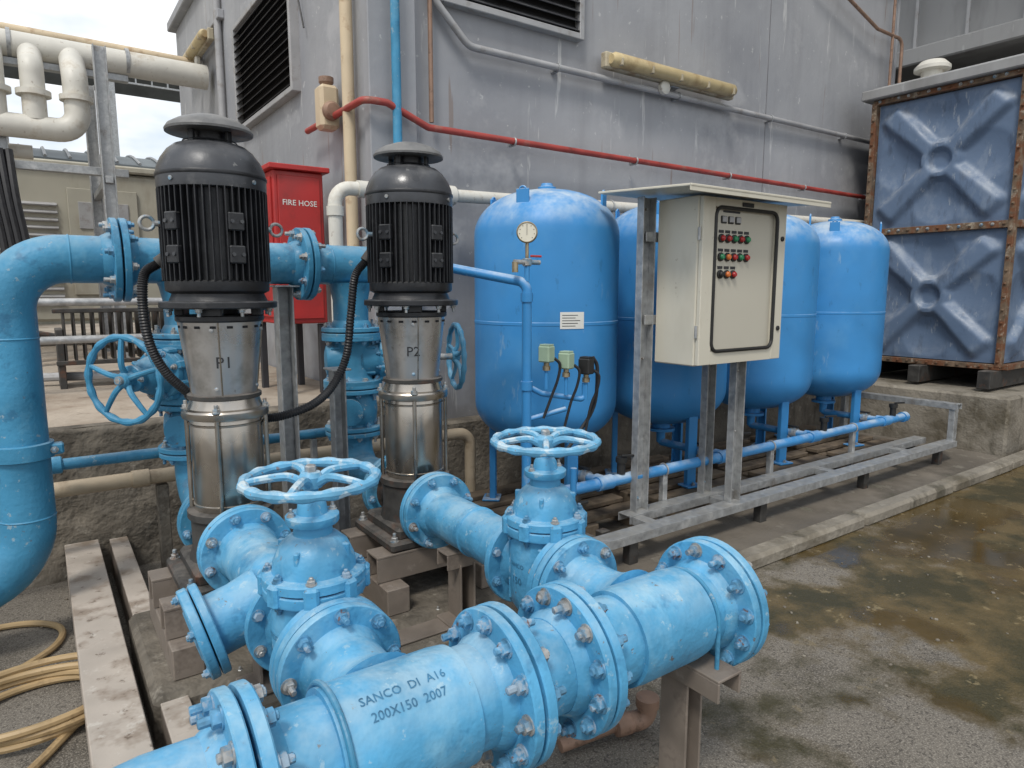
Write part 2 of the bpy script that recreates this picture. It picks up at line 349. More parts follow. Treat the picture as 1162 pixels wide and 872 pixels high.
# ------------------------------------------------------------------ foreground suction header
HY,HZ=1.105,.617
XD=V((1,0,0));YD=V((0,1,0));ZD=V((0,0,1))
b=B('suction_pipe_header')
def P(x): return V((x,HY,HZ))
b.lathe([(.105,0),(.105,.44)],P(.26),XD,M_blue,64)
b.lathe([(.117,0),(.120,.03),(.120,.24),(.117,.27)],P(.365),XD,M_blue,96)
b.fpair(P(.745),XD,.17,M_blue,.024,.008,12,.0155,.105,.25)
b.lathe([(.103,0),(.103,.14)],P(.78),XD,M_blue,64)
b.fpair(P(.935),XD,.17,M_blue,.024,.006,12,.0155,.105,.45)
b.lathe([(.105,0),(.105,.45)],P(.96),XD,M_blue,64)
b.lathe([(.115,0),(.118,.03),(.118,.21),(.115,.24)],P(1.08),XD,M_blue,64)
b.fpair(P(1.43),XD,.17,M_blue,.024,.008,12,.0155,.105,.1)
b.lathe([(.12,.0),(.12,.006),(0,.008)],P(1.458),XD,M_blue,40)
b.fpair(P(.225),XD,.17,M_blue,.024,.008,12,.0155,.105,.3)
b.lathe([(.105,0),(.105,.12),(.085,.28),(.084,.34)],P(.20),-XD,M_blue,64)
b.tube(fillet([P(-.1),P(-.42),V((-.42,HY,GZ))],.16,10),.084,M_blue,40)
b.flange(V((-.42,HY,GZ)),ZD,.14,M_blue,.02,8,.012,1)
for cx,yf in((.5,1.385),(1.2,1.385)):
    b.lathe([(.118,.07),(.100,.10),(.090,.13),(.086,.16),(.086,yf-HY-.05),(.093,yf-HY-.03),(.099,yf-HY-.0245)],P(cx),YD,M_blue,48)
    b.fpair((cx,yf,HZ),YD,.1425,M_blue,.022,.005,8,.0135,.084,.39)
b.lathe([(.084,0),(.084,.50)],(1.2,1.67,HZ),YD,M_blue,48)
b.lathe([(.084,0),(.089,.004),(.089,.014),(.084,.018)],(1.2,1.9,HZ),YD,M_blue,48)
b.fpair((1.2,2.2,HZ),YD,.145,M_blue,.024,.006,8,.0135,.084,.1)
b.lathe([(.09,0),(.09,.46)],(.5,1.68,HZ),YD,M_blue,48)
b.fpair((.5,2.2,HZ),YD,.145,M_blue,.024,.006,8,.0135,.084,.1)
bd=V((-.966,0,-.259))
b.lathe([(.094,.05),(.088,.09),(.084,.12),(.084,.19)],(.5,1.83,HZ),bd,M_blue,40)
b.lathe([(.122,0),(.125,.003),(.125,.019),(.122,.022)],V((.5,1.83,HZ))+bd*.185,bd,M_blue,48)
b.lathe([(.122,0),(.125,.003),(.125,.021),(.122,.024),(.07,.025),(.065,.028),(0,.028)],V((.5,1.83,HZ))+bd*.211,bd,M_blue,48)
fx,fy,fz=frame(bd)
for i in range(4):
    a=i*math.pi/2+.5; b.bolt(V((.5,1.83,HZ))+bd*.235+(fx*math.cos(a)+fy*math.sin(a))*.102,bd,.011,.013,M_bolt,.004)
for k,(t,th) in enumerate((('SANCO  DI  A16',math.radians(62)),('200X150  2007',math.radians(46)))):
    b.text(t,.024,lambda u,v,th=th: V((.50+u,HY-(.1214)*math.cos(th+v/.12),HZ+.1214*math.sin(th+v/.12))),M_texta)
for cx in(1.335,.375):
    r=.1085 if cx>1 else .124
    pts=[V((cx,HY-r,HZ-.16))]+[V((cx,HY-r*math.cos(t),HZ+r*math.sin(t))) for t in [math.pi*i/20 for i in range(21)]]+[V((cx,HY+r,HZ-.16))]
    b.tube(pts,.006,M_blue2,10)
b.done()
gate_valve('gate_valve',(.5,1.53,HZ),(0,1,0),(0,0,1),half=.120)
gate_valve('gate_valve',(1.2,1.53,HZ),(0,1,0),(0,0,1),half=.120)

def stand(name,x,y,top,m=M_plank2,along='Y',L=.30,gz=GZ,w=.09):
    b=B(name)
    s=(w,L,.008) if along=='Y' else (L,w,.008)
    b.box((x,y,top-.004),s,m,None,.002)
    for sg in(-1,1):
        if along=='Y': b.box((x+sg*(w/2-.004),y,top-.034),(.008,L,.052),m,None,.002)
        else: b.box((x,y+sg*(w/2-.004),top-.034),(L,.008,.052),m,None,.002)
    h=top-.0-gz-.06
    b.box((x-.028,y,gz+.01+h/2),(.008,.09,h),m,None,.002)
    b.box((x+.028,y,gz+.01+h/2),(.008,.09,h),m,None,.002)
    b.box((x,y+.04,gz+.01+h/2),(.048,.008,h),m,None,.002)
    b.box((x,y,gz+.006),(.17,.17,.012),m,None,.003)
    for i in(-1,1):
        for j in(-1,1): b.bolt(V((x+i*.065,y+j*.065,gz+.012)),ZD,.008,.01,M_bolt2,.008)
    return b.done()
stand('pipe_support_stand',1.335,HY+.0,HZ-.112)
stand('pipe_support_stand',.375,HY+.0,HZ-.128)
stand('pipe_support_stand',1.2,2.02,HZ-.09,M_plank2,'X',.16,GZ+.16,.08)
stand('pipe_support_stand',.5,2.02,HZ-.095,M_plank2,'X',.16,GZ+.16,.08)

# ------------------------------------------------------------------ pumps
def pump(X,Y,label,cable):
    b=B('vertical_multistage_water_pump'); b.M=Matrix.Translation((X,Y,0)); O=(0,0,0)
    b.box((0,0,.500),(.38,.36,.036),M_base,None,.01)
    b.box((0,0,.535),(.30,.30,.05),M_base,None,.02)
    for i in(-1,1):
        for j in(-1,1): b.bolt(V((i*.165,j*.15,.518)),ZD,.013,.016,M_bolt2,.015)
    b.lathe([(.15,.53),(.14,.56),(.128,.60),(.128,.69),(.138,.70),(.138,.722),(.132,.725)],O,ZD,M_base,40)
    for sg in(-1,1):
        b.lathe([(.085,.06),(.08,.12),(.088,.148),(.10,.152)],(0,0,HZ),YD*sg,M_base,36)
        if sg>0: b.fpair((0,.18,HZ),YD,.145,M_blue2,.022,.006,8,.013,None,.2)
    b.lathe([(.110,.722),(.113,.73),(.113,1.028),(.110,1.036)],O,ZD,M_ss,56)
    for z in(.745,1.015): b.lathe([(.1135,-.004),(.1165,-.002),(.1165,.002),(.1135,.004)],(0,0,z),ZD,M_ss,56)
    for i in range(4):
        a=math.radians(-90+20+45+i*90); p=V((math.cos(a)*.126,math.sin(a)*.126,0))
        b.cyl(p+ZD*.70,p+ZD*1.06,.0075,M_ss,10); b.bolt(p+ZD*1.062,ZD,.012,.014,M_bolt2,.012)
    b.lathe([(.12,1.034),(.134,1.036),(.136,1.042),(.136,1.058),(.132,1.064),(.118,1.068),(.112,1.085),(.108,1.10)],O,ZD,M_ss,48)
    b.lathe([(.113,1.098),(.116,1.10),(.116,1.112),(.112,1.114)],O,ZD,M_base,48)
    b.lathe([(.100,1.112),(.128,1.352)],O,ZD,M_ssg,56)
    for i in range(4):
        a=math.radians(-90-25+i*90); 
        for z in(1.135,1.325):
            r=.1+.028*(z-1.112)/.24; d=V((math.cos(a),math.sin(a),0)); b.lathe([(.007,0),(.007,.004),(.003,.006)],d*r+ZD*z,d,M_bolt2,10)
        d=V((math.cos(a+.16),math.sin(a+.16),0))
        b.tube([d*.1012+ZD*1.115,d*.1290+ZD*1.35],.0025,M_ss,6)
    for i in range(16):
        a=2*math.pi*i/16; d=V((math.cos(a),math.sin(a),0)); b.box(d*.127+ZD*1.335,(.003,.018,.008),M_dark,rotz(a),.001)
    b.lathe([(.132,1.35),(.136,1.355),(.136,1.368),(.12,1.372)],O,ZD,M_black,48)
    for i in range(4):
        a=math.pi/4+i*math.pi/2+.35; d=V((math.cos(a),math.sin(a),0)); b.box(d*.118+ZD*1.385,(.03,.07,.035),M_black,rotz(a),.004)
    b.lathe([(.15,1.392),(.178,1.394),(.180,1.397),(.180,1.412),(.177,1.415),(.150,1.417),(.140,1.44),(.140,1.455)],O,ZD,M_black,56)
    for i in range(8):
        a=i*math.pi/4+.2; b.bolt(V((math.cos(a)*.162,math.sin(a)*.162,1.394)),-ZD,.010,.012,M_bolt2,.012)
    b.lathe([(.140,1.44),(.156,1.448),(.158,1.452),(.158,1.478),(.150,1.482),(.139,1.484),(.139,1.765)],O,ZD,M_black,56)
    nf=48
    for i in range(nf):
        a=2*math.pi*i/nf; d=V((math.cos(a),math.sin(a),0)); b.box(d*.150+ZD*1.622,(.028,.0042,.285),M_black,rotz(a),.0012)
    for k,aa in enumerate((-150,-80,52,128)):
        a=math.radians(aa); d=V((math.cos(a),math.sin(a),0))
        for z in(1.56,1.66):
            b.box(d*.158+ZD*z,(.022,.050,.055),M_black,rotz(a),.004)
            for s_ in(-1,1):
                q=d*.169+ZD*z+V((-math.sin(a),math.cos(a),0))*s_*.015; b.lathe([(.006,0),(.006,.005)],q,d,M_fan,8)
    for aa in(-172,8):
        a=math.radians(aa-5); d=V((math.cos(a),math.sin(a),0)); b.cyl(d*.15+ZD*1.655,d*.178+ZD*1.655,.009,M_bolt2,10); b.torus(d*.198+ZD*1.655,V((-d.y,d.x,0)),.020,.0055,M_bolt2,20,8)
    b.box((0,.185,1.60),(.17,.09,.16),M_black,None,.012)
    b.lathe([(.150,1.762),(.163,1.765),(.164,1.775),(.164,1.806),(.160,1.83),(.148,1.858),(.128,1.886),(.108,1.902),(.085,1.91),(.05,1.912)],O,ZD,M_fan,56)
    b.lathe([(.165,1.800),(.1665,1.803),(.1665,1.809),(.165,1.812)],O,ZD,M_black,56)
    for i in range(4):
        a=i*math.pi/2+.6; d=V((math.cos(a),math.sin(a),0)); b.lathe([(.007,0),(.007,.004)],d*.1645+ZD*1.785,d,M_bolt2,8)
        b.box(d*.075+ZD*1.93,(.012,.02,.05),M_black,rotz(a),.002)
    for r in(.04,.06,.08): b.torus((0,0,1.916),ZD,r,.002,M_black,28,6)
    b.lathe([(.055,1.912),(.055,1.95)],O,ZD,M_black,24)
    b.lathe([(.124,1.944),(.130,1.943),(.131,1.95),(.122,1.964),(.095,1.980),(.055,1.994),(.02,2.0),(0,2.001)],O,ZD,M_cap,56)
    a0=math.atan2(-Y,-X)+.03
    def fn(u,v):
        z=1.205+v; r=.100+.028*(z-1.112)/.24+.0012; a=a0+u/r; return V((r*math.cos(a),r*math.sin(a),z))
    b.text(label,.052,fn,M_text)
    b.M=Matrix.Identity(4)
    c=catmull(cable,26); b.tube(c,[.0165 if i%2 else .0135 for i in range(len(c))],M_cable,12)
    b.cyl(c[0],c[0]+(c[0]-c[2]).normalized()*.05,.022,M_base,12)
    b.cyl(c[-1],c[-1]+(c[-1]-c[-3]).normalized()*.03,.020,M_base,12)
    return b.done()
pump(.5,2.38,'P1',[(.335,2.44,1.535),(.295,2.45,1.50),(.283,2.44,1.40),(.295,2.44,1.28),(.34,2.46,1.18),(.41,2.50,1.10)])
pump(1.2,2.38,'P2',[(1.045,2.45,1.56),(1.005,2.46,1.50),(1.0,2.50,1.36),(.985,2.52,1.2),(.92,2.5,1.09),(.82,2.45,1.03),(.70,2.44,1.0),(.62,2.44,1.0)])

def support_frame():
    b=B('pump_support_frame')
    for X in(.5,1.2):
        for dy in(-.13,.13):
            z=.482
            b.box((X,2.38+dy,z-.005),(.50,.10,.01),M_plank2,None,.002); b.box((X,2.38+dy-.045,z-.055),(.50,.008,.09),M_plank2,None,.002)
            b.box((X,2.38+dy+.045,z-.055),(.50,.008,.09),M_plank2,None,.002)
        for dx in(-.2,.2):
            b.box((X+dx,2.38,.33),(.09,.50,.10),M_plank2,None,.004)
        b.box((X,2.38,.19),(.62,.66,.18),M_concd,None,.02)
    b.box((.86,2.02,.18),(.9,.20,.15),M_concd,None,.015)
    b.box((.86,2.02,.261),(.80,.12,.006),M_plank2,None,.002)
    return b.done()
support_frame()
def beams():
    b=B('steel_channel_beam')
    b.box((.095,2.55,.272),(.135,2.2,.012),M_plank,None,.003); b.box((.032,2.55,.185),(.010,2.2,.165),M_plank,None,.003); b.box((.158,2.55,.185),(.010,2.2,.165),M_plank,None,.003)
    b.done()
    b=B('steel_channel_beam')
    b.box((.245,2.55,.262),(.075,2.2,.010),M_plank,None,.003); b.box((.212,2.55,.18),(.010,2.2,.155),M_plank2,None,.003); b.box((.278,2.55,.18),(.008,2.2,.155),M_plank2,None,.003)
    b.done()
beams()

# ------------------------------------------------------------------ discharge side
DZ=1.565; DY=3.0
b=B('discharge_pipe_header')
b.tube(fillet([(-1.2,DY,.36),(-.08,DY,.36),(-.08,DY,DZ),(.3,DY,DZ)],.24,14),.0875,M_blue2,48)
b.cyl((.3,DY,DZ),(1.38,DY,DZ),.0875,M_blue2,48)
b.lathe([(.0875,0),(.083,.03),(.06,.05),(0,.058)],(1.38,DY,DZ),XD,M_blue2,48)
for x in(.28,.985): b.fpair((x,DY,DZ),XD,.158,M_blue2,.024,.007,8,.0155,.088,.2)
for z in(.87,): 
    b.lathe([(.095,-.03),(.102,-.027),(.102,.027),(.095,.03)],(-.08,DY,z),ZD,M_blue2,40)
    b.box((-.08+.105,DY-.02,z),(.05,.05,.04),M_blue2,None,.006); b.bolt(V((.02,DY-.05,z)),-YD,.01,.012,M_bolt2)
    b.box((-.08-.105,DY-.02,z),(.05,.05,.04),M_blue2,None,.006)
for z in(.62,1.28): b.lathe([(.088,-.004),(.0905,0),(.088,.004)],(-.08,DY,z),ZD,M_blue2,40)
for x in(.12,.62,.80,1.10): b.lathe([(.088,-.004),(.0905,0),(.088,.004)],(x,DY,DZ),XD,M_blue2,40)
for X in(.5,1.2):
    b.tube(fillet([(X,2.585,HZ),(X,DY,HZ),(X,DY,.86)],.17,10),.08,M_blue2,40)
    b.lathe([(.08,0),(.08,.12),(.092,.18),(.10,.2)],(X,DY,DZ-.28),ZD,M_blue2,40)
    for z in(.80,1.0,1.26): b.fpair((X,DY,z),ZD,.135,M_blue2,.02,.005,8,.012,.08,.2)
    b.lathe([(.085,.82),(.105,.85),(.110,.90),(.105,.95),(.085,.98)],(X,DY,0),ZD,M_blue2,40)
    b.lathe([(.05,.08),(.05,.12),(.062,.122),(.062,.136),(0,.138)],(X,DY,.90),(-.5,-.86,0),M_blue2,28)
b.done()
gate_valve('gate_valve',(.5,3.0,1.13),(0,0,1),(-.75,-.66,0),wheel=.34,wr=.155,m=M_blue2,half=.115,R=.135,k=.8,mw=M_blue2)
gate_valve('gate_valve',(1.2,3.0,1.13),(0,0,1),(.96,-.28,0),wheel=.50,wr=.155,m=M_blue2,half=.115,R=.135,k=.8,mw=M_blue2)

def galv_post(name,x,y,z0,z1,w=.06,saddle=None):
    b=B(name)
    b.box((x,y+w/2,(z0+z1)/2),(w,.006,z1-z0),M_galv,None,.001)
    b.box((x-w/2+.003,y,(z0+z1)/2),(.006,w-.008,z1-z0),M_galv,None,.001)
    b.box((x+w/2-.003,y,(z0+z1)/2),(.006,w-.008,z1-z0),M_galv,None,.001)
    b.box((x,y,z0+.005),(w*2.2,w*2.2,.01),M_galv,None,.002)
    b.box((x,y,z1+.004),(w*1.5,w*2,.008),M_galv,None,.002)
    b.done()
galv_post('galvanised_post',.90,3.02,GZ,1.465,.07)
galv_post('galvanised_post',1.02,2.72,GZ,1.12,.055)
b=B('blue_service_pipe')
b.tube([(0.0,3.3,.735),(1.3,3.3,.735)],.024,M_blue2,20); b.lathe([(.034,0),(.036,.01),(.036,.05),(.03,.055)],(-.01,3.3,.735),XD,M_blue2,20)
for x in(.55,.95): b.lathe([(.030,0),(.030,.04)],(x,3.3,.735),XD,M_blue2,20)
for x in(.62,1.1): b.box((x,3.3,.41),(.03,.03,.60),M_galv)
b.done()
b=B('beige_drain_pipe')
b.tube(fillet([(-1.0,3.42,.60),(2.1,3.42,.60),(2.1,3.42,.15)],.08),.034,M_pcream,20)
for x in(.3,1.0,1.6): b.lathe([(.040,0),(.040,.07)],(x,3.42,.60),XD,M_pcream,20)
for x in(.42,1.0,1.8): b.box((x,3.42,.33),(.05,.05,.46),M_concd)
b.done()

# ------------------------------------------------------------------ pressure tanks
def ptank(x,y,k_):
    b=B('pressure_vessel_tank'); b.M=Matrix.Translation((x,y,0)); R=.40
    prof=[]
    for i in range(15):
        t=math.pi/2*i/14; prof.append((max(R*math.sin(t)**.85,0) if i else 0,.83-.235*math.cos(t)))
    prof+=[(R,.86),(R,1.27),(R+.002,1.273),(R+.002,1.287),(R,1.29),(R,1.74)]
    for i in range(1,15):
        t=math.pi/2*(1-i/14); prof.append((R*math.sin(t)**.85 if i<14 else 0,1.745+.25*math.cos(t)))
    b.lathe(prof,(0,0,0),ZD,M_tank,72)
    b.lathe([(.05,1.985),(.05,2.01),(.035,2.015),(.03,2.03),(0,2.032)],(0,0,0),ZD,M_tank,24)
    for i in range(3):
        a=math.radians(-100+i*120); d=V((math.cos(a),math.sin(a),0)); t=V((-d.y,d.x,0))
        for s_ in(-1,1): b.box(d*.30+t*s_*.03+ZD*.50,(.03,.008,.52),M_tank,rotz(a),.002)
        b.box(d*.315+ZD*.50,(.008,.066,.52),M_tank,rotz(a),.002)
        b.box(d*.31+ZD*.245,(.10,.12,.012),M_tank,rotz(a),.003); b.bolt(d*.335+ZD*.251,ZD,.01,.012,M_bolt2)
    for aa in(-150,30,-60,120):
        a=math.radians(aa); d=V((math.cos(a),math.sin(a),0)); b.box(d*.325+ZD*1.925,(.012,.07,.075),M_tank,rotz(a),.004)
        b.torus(d*.325+ZD*1.955,d,.018,.006,M_tank,16,8)
    b.lathe([(.06,.62),(.06,.56),(.09,.558),(.09,.54),(.03,.538),(.028,.46)],(0,0,0),ZD,M_tank,24)
    if k_==0:
        a0=math.atan2(-y,-x)+.34
        def lab(u,v,w=.13,h=.085,r=.4025): a=a0+(u-.5)*w/r; return V((r*math.cos(a),r*math.sin(a),1.30+(v-.5)*h))
        b.sheet(lab,8,1,M_label)
        for k in range(5):
            b.sheet(lambda u,v,k=k: lab(.08+u*(.55+.3*((k*7)%3)/3),.15+k*.16+v*.04,r=.4033),6,1,M_text)
    b.M=Matrix.Identity(4)
    b.tube(fillet([(x,y,.50),(x,y,.46),(x,2.55,.46)],.05),.025,M_tank,16)
    b.lathe([(.034,0),(.034,.05)],(x,2.62,.46),YD,M_bolt2,14); b.box((x,2.66,.505),(.02,.09,.012),M_gasket); b.cyl((x,2.64,.46),(x,2.64,.50),.010,M_bolt2,10)
    return b.done()
for k_,x in enumerate((2.35,3.32,4.29,5.26)): ptank(x,3.0,k_)
for x in(2.35,3.32,4.29,5.26):
    b=B('tank_support_pallet')
    for i in range(5): b.box((x,2.66+i*.17,.222),(.84,.10,.028),M_wood,None,.004)
    for i in(-1,0,1): b.box((x+i*.36,3.0,.155),(.09,.84,.10),M_wood,None,.004)
    b.done()
b=B('tank_manifold_pipe')
b.tube(fillet([(1.88,2.5,.46),(2.0,2.5,.46),(5.55,2.5,.46)],.03),.030,M_tank,20)
for x in(2.35,3.32,4.29,5.26):
    b.lathe([(.038,-.05),(.038,.05)],(x,2.5,.46),XD,M_tank,20)
    b.lathe([(.036,0),(.036,.06)],(x,2.5,.46),YD,M_tank,20)
    b.lathe([(.022,.03),(.022,.09),(.030,.092),(.030,.12),(.012,.122)],(x+.12,2.5,.46),ZD,M_gasket,14)
    b.box((x+.15,2.47,.59),(.09,.012,.012),M_gasket,rotz(-.4))
b.lathe([(.04,0),(.04,.05),(0,.055)],(5.53,2.5,.46),XD,M_tank,20)
for x in(2.8,3.8,4.8): b.box((x,2.5,.275),(.035,.035,.33),M_galv,None,.003); b.torus((x,2.5,.46),XD,.034,.005,M_galv,24,8)
b.done()

b=B('pressure_gauge_riser')
b.tube(fillet([(1.33,2.98,1.60),(1.40,2.90,1.60),(1.81,2.45,1.485),(1.81,2.45,.46),(1.95,2.5,.46)],.05,8),.022,M_tank,18)
for z in(1.40,1.0,.72): b.lathe([(.028,0),(.028,.04)],(1.81,2.45,z),ZD,M_tank,18)
b.cyl((1.81,2.45,1.49),(1.81,2.45,1.56),.012,M_tank,12)
b.box((1.81,2.45,1.575),(.035,.03,.035),M_bolt2); b.cyl((1.81,2.45,1.59),(1.81,2.45,1.66),.008,M_brass,12)
b.cyl((1.74,2.45,1.575),(1.88,2.45,1.575),.011,M_bolt2,12); b.box((1.83,2.41,1.60),(.06,.010,.010),M_rl)
b.cyl((1.745,2.45,1.575),(1.745,2.45,1.53),.014,M_brass,12)
gd=V((-.62,-.78,0))
b.lathe([(.044,-.018),(.047,-.015),(.047,.014),(.043,.017),(.043,.012),(0,.012)],(1.81,2.45,1.705),gd,M_brass,32)
b.lathe([(.041,.013),(0,.0132)],(1.81,2.45,1.705),gd,M_dial,32)
gx,gy,gz_=frame(gd)
b.box(V((1.81,2.45,1.705))+gd*.0145+gy*.01,(.0015,.0015,.045),M_text)
for i in range(9):
    a=math.radians(-45+i*33.7); q=V((1.81,2.45,1.705))+gd*.0142+(gx*math.cos(a)+gy*math.sin(a))*.033; b.box(q,(.003,.003,.003),M_text)
b.tube(fillet([(1.81,2.45,1.02),(1.88,2.43,.98),(2.09,2.37,.94),(2.09,2.37,1.02)],.02),.013,M_tank,14)
b.tube([(1.81,2.45,.86),(2.0,2.40,.90)],.012,M_tank,12)
for i,(x,y,z) in enumerate(((1.885,2.40,1.165),(1.985,2.38,1.13),(2.09,2.36,1.10))):
    b.box((x,y,z),(.055,.06,.075) ,M_sens if i<2 else M_gasket,rotz(.3),.006)
    b.box((x,y-.001,z+.041),(.045,.05,.008),M_sens if i<2 else M_gasket,rotz(.3),.002)
    b.lathe([(.018,-.075),(.018,-.055),(.013,-.053),(.013,-.037)],(x,y,z),ZD,M_brass,12)
    b.cyl((x,y,z-.16),(x,y,z-.07),.009,M_tank,10)
    b.tube(catmull([(x+.03,y-.02,z-.02),(x+.055,y-.03,z-.05),(x+.05,y-.02,z-.12),(x+.03,y+.0,z-.2),(x+.0,y+.02,z-.30-.05*i)],6),.007,M_cable,8)
b.tube(catmull([(2.13,2.36,1.14),(2.16,2.36,1.08),(2.15,2.37,.9),(2.06,2.4,.75),(1.95,2.42,.6),(1.9,2.4,.38)],8),.009,M_cable,8)
b.done()
b=B('drain_ball_valve')
b.lathe([(.028,-.05),(.036,-.03),(.036,.03),(.028,.05)],(2.02,2.36,.44),ZD,M_gasket,16); b.cyl((2.02,2.36,.30),(2.02,2.36,.62),.016,M_tank,12); b.box((2.02,2.31,.46),(.10,.014,.014),M_gasket); b.box((2.02,2.36,.27),(.2,.2,.02),M_base); b.cyl((2.02,2.36,.10),(2.02,2.36,.27),.02,M_base,12)
b.done()

# ------------------------------------------------------------------ control panel + skid
def control_panel():
    b=B('pump_control_panel')
    x0,x1,y0,y1,z0,z1=2.62,3.30,2.15,2.43,1.08,1.90; cx=(x0+x1)/2; cz=(z0+z1)/2
    b.box((cx,(y0+.022+y1)/2,cz),(x1-x0,y1-y0-.022,z1-z0),M_encl,None,.006)
    wx0,wx1,wz0,wz1=2.715,3.215,1.15,1.85; yd=y0-.004; t=.024
    b.box(((x0+wx0)/2+.002,yd+t/2,cz),(wx0-x0-.004,t,z1-z0-.01),M_encl,None,.003)
    b.box(((x1+wx1)/2-.002,yd+t/2,cz),(x1-wx1-.004,t,z1-z0-.01),M_encl,None,.003)
    b.box(((wx0+wx1)/2,yd+t/2+.001,(z1+wz1)/2-.002),(wx1-wx0,t-.002,z1-wz1-.006),M_encl,None,.001)
    b.box(((wx0+wx1)/2,yd+t/2+.001,(z0+wz0)/2+.002),(wx1-wx0,t-.002,wz0-z0-.006),M_encl,None,.001)
    b.box(((wx0+wx1)/2,yd+.023,(wz0+wz1)/2),(wx1-wx0+.01,.004,wz1-wz0+.01),M_encl2,None,.001)
    P4=[(wx0,yd,wz0),(wx1,yd,wz0),(wx1,yd,wz1),(wx0,yd,wz1)]
    mid=(( wx0+wx1)/2,yd,wz0); path=fillet([mid]+[P4[1],P4[2],P4[3],P4[0]]+[mid],.045,6)
    b.tube(path[:-1],.0095,M_gasket,8,True)
    yb=yd+.020
    for k in range(3):
        b.box((2.80+.055*k,yb,1.795),(.040,.010,.036),M_gasket,None,.003); b.box((2.80+.055*k,yb-.007,1.797),(.034,.004,.026),M_louvf,None,.001)
    b.box((2.86,yb,1.835),(.13,.003,.010),M_text,None,.0005)
    rows=[(1.705,[M_rl,M_rl,M_green,M_rl,M_green]),(1.615,[M_green,M_or,M_rl,M_green,M_rl]),(1.53,[M_gasket,M_or,M_rl])]
    for z,cs in rows:
        for k,mm in enumerate(cs):
            x=2.785+.05*k
            b.lathe([(.0215,0),(.0215,.007),(.018,.009)],(x,yb,z),-YD,M_gasket,20); b.lathe([(.0145,.008),(.0145,.016),(.010,.022),(0,.023)],(x,yb,z),-YD,mm,20)
            b.box((x,yb,z+.033),(.038,.002,.014),M_text,None,.0004)
    for z in(1.25,1.72):
        b.lathe([(.013,0),(.013,.006),(.008,.008)],(3.262,yd,z),-YD,M_gasket,16)
        b.cyl((x0-.002,y0+.012,z-.03),(x0-.002,y0+.012,z+.03),.007,M_galv,10)
    b.box((2.94,2.32,1.925),(1.12,.60,.012),M_encl,Matrix.Rotation(math.radians(3),3,'X'),.003)
    b.box((2.94,2.025,1.900),(1.12,.004,.03),M_encl,None,.001)
    b.box((2.96,2.144,1.873),(.09,.004,.020),M_gasket,None,.001)
    def ch(x,y,za,zb,w=.075):
        b.box((x,y+.02,(za+zb)/2),(w,.006,zb-za),M_galv,None,.001)
        for s_ in(-1,1): b.box((x+s_*(w/2-.003),y-.003,(za+zb)/2),(.006,.040,zb-za),M_galv,None,.001)
        for k in range(3): b.bolt(V((x,y+.017,za+.06+k*(zb-za-.12)/2)),-YD,.010,.01,M_bolt2,.01)
    ch(2.565,2.455,.285,1.915,.09); ch(3.12,2.47,.285,1.10); ch(3.11,2.27,.285,1.078,.085)
    b.box((2.85,2.44,1.30),(.60,.012,.05),M_galv); b.box((2.85,2.445,1.72),(.60,.012,.05),M_galv)
    b.done()
control_panel()
b=B('galvanised_skid_frame')
def chan(a,c,w=.09,h=.045):
    a=V(a);c=V(c);m=(a+c)/2;L=(c-a).length;ang=math.atan2(c.y-a.y,c.x-a.x);R=rotz(ang)
    if abs((c-a).z)>L*.9:
        b.box(m,(w*.7,h,L),M_galv,None,.003); return
    b.box(m+V((0,0,h/2-.003)),(L,w,.006),M_galv,R,.001)
    for s_ in(-1,1): b.box(m+R@V((0,s_*(w/2-.003),-.003)),(L,.006,h-.006),M_galv,R,.001)
chan((1.90,2.25,.262),(5.82,2.25,.262)); chan((2.45,2.45,.262),(5.76,2.45,.262))
for x in(2.5,3.12,4.2,5.2): chan((x,2.296,.258),(x,2.404,.258),.07,.04)
chan((5.82,2.25,.24),(5.82,2.25,.56)); chan((5.82,2.21,.555),(5.82,3.15,.555),.08); chan((5.82,3.12,.10),(5.82,3.12,.535))
for x in(2.3,3.35,4.5,5.6):
    for y in(2.25,2.45): b.box((x,y,.165),(.06,.05,.13),M_base,None,.003)
    b.box((x,2.35,.108),(.12,.46,.016),M_base,None,.003)
b.done()

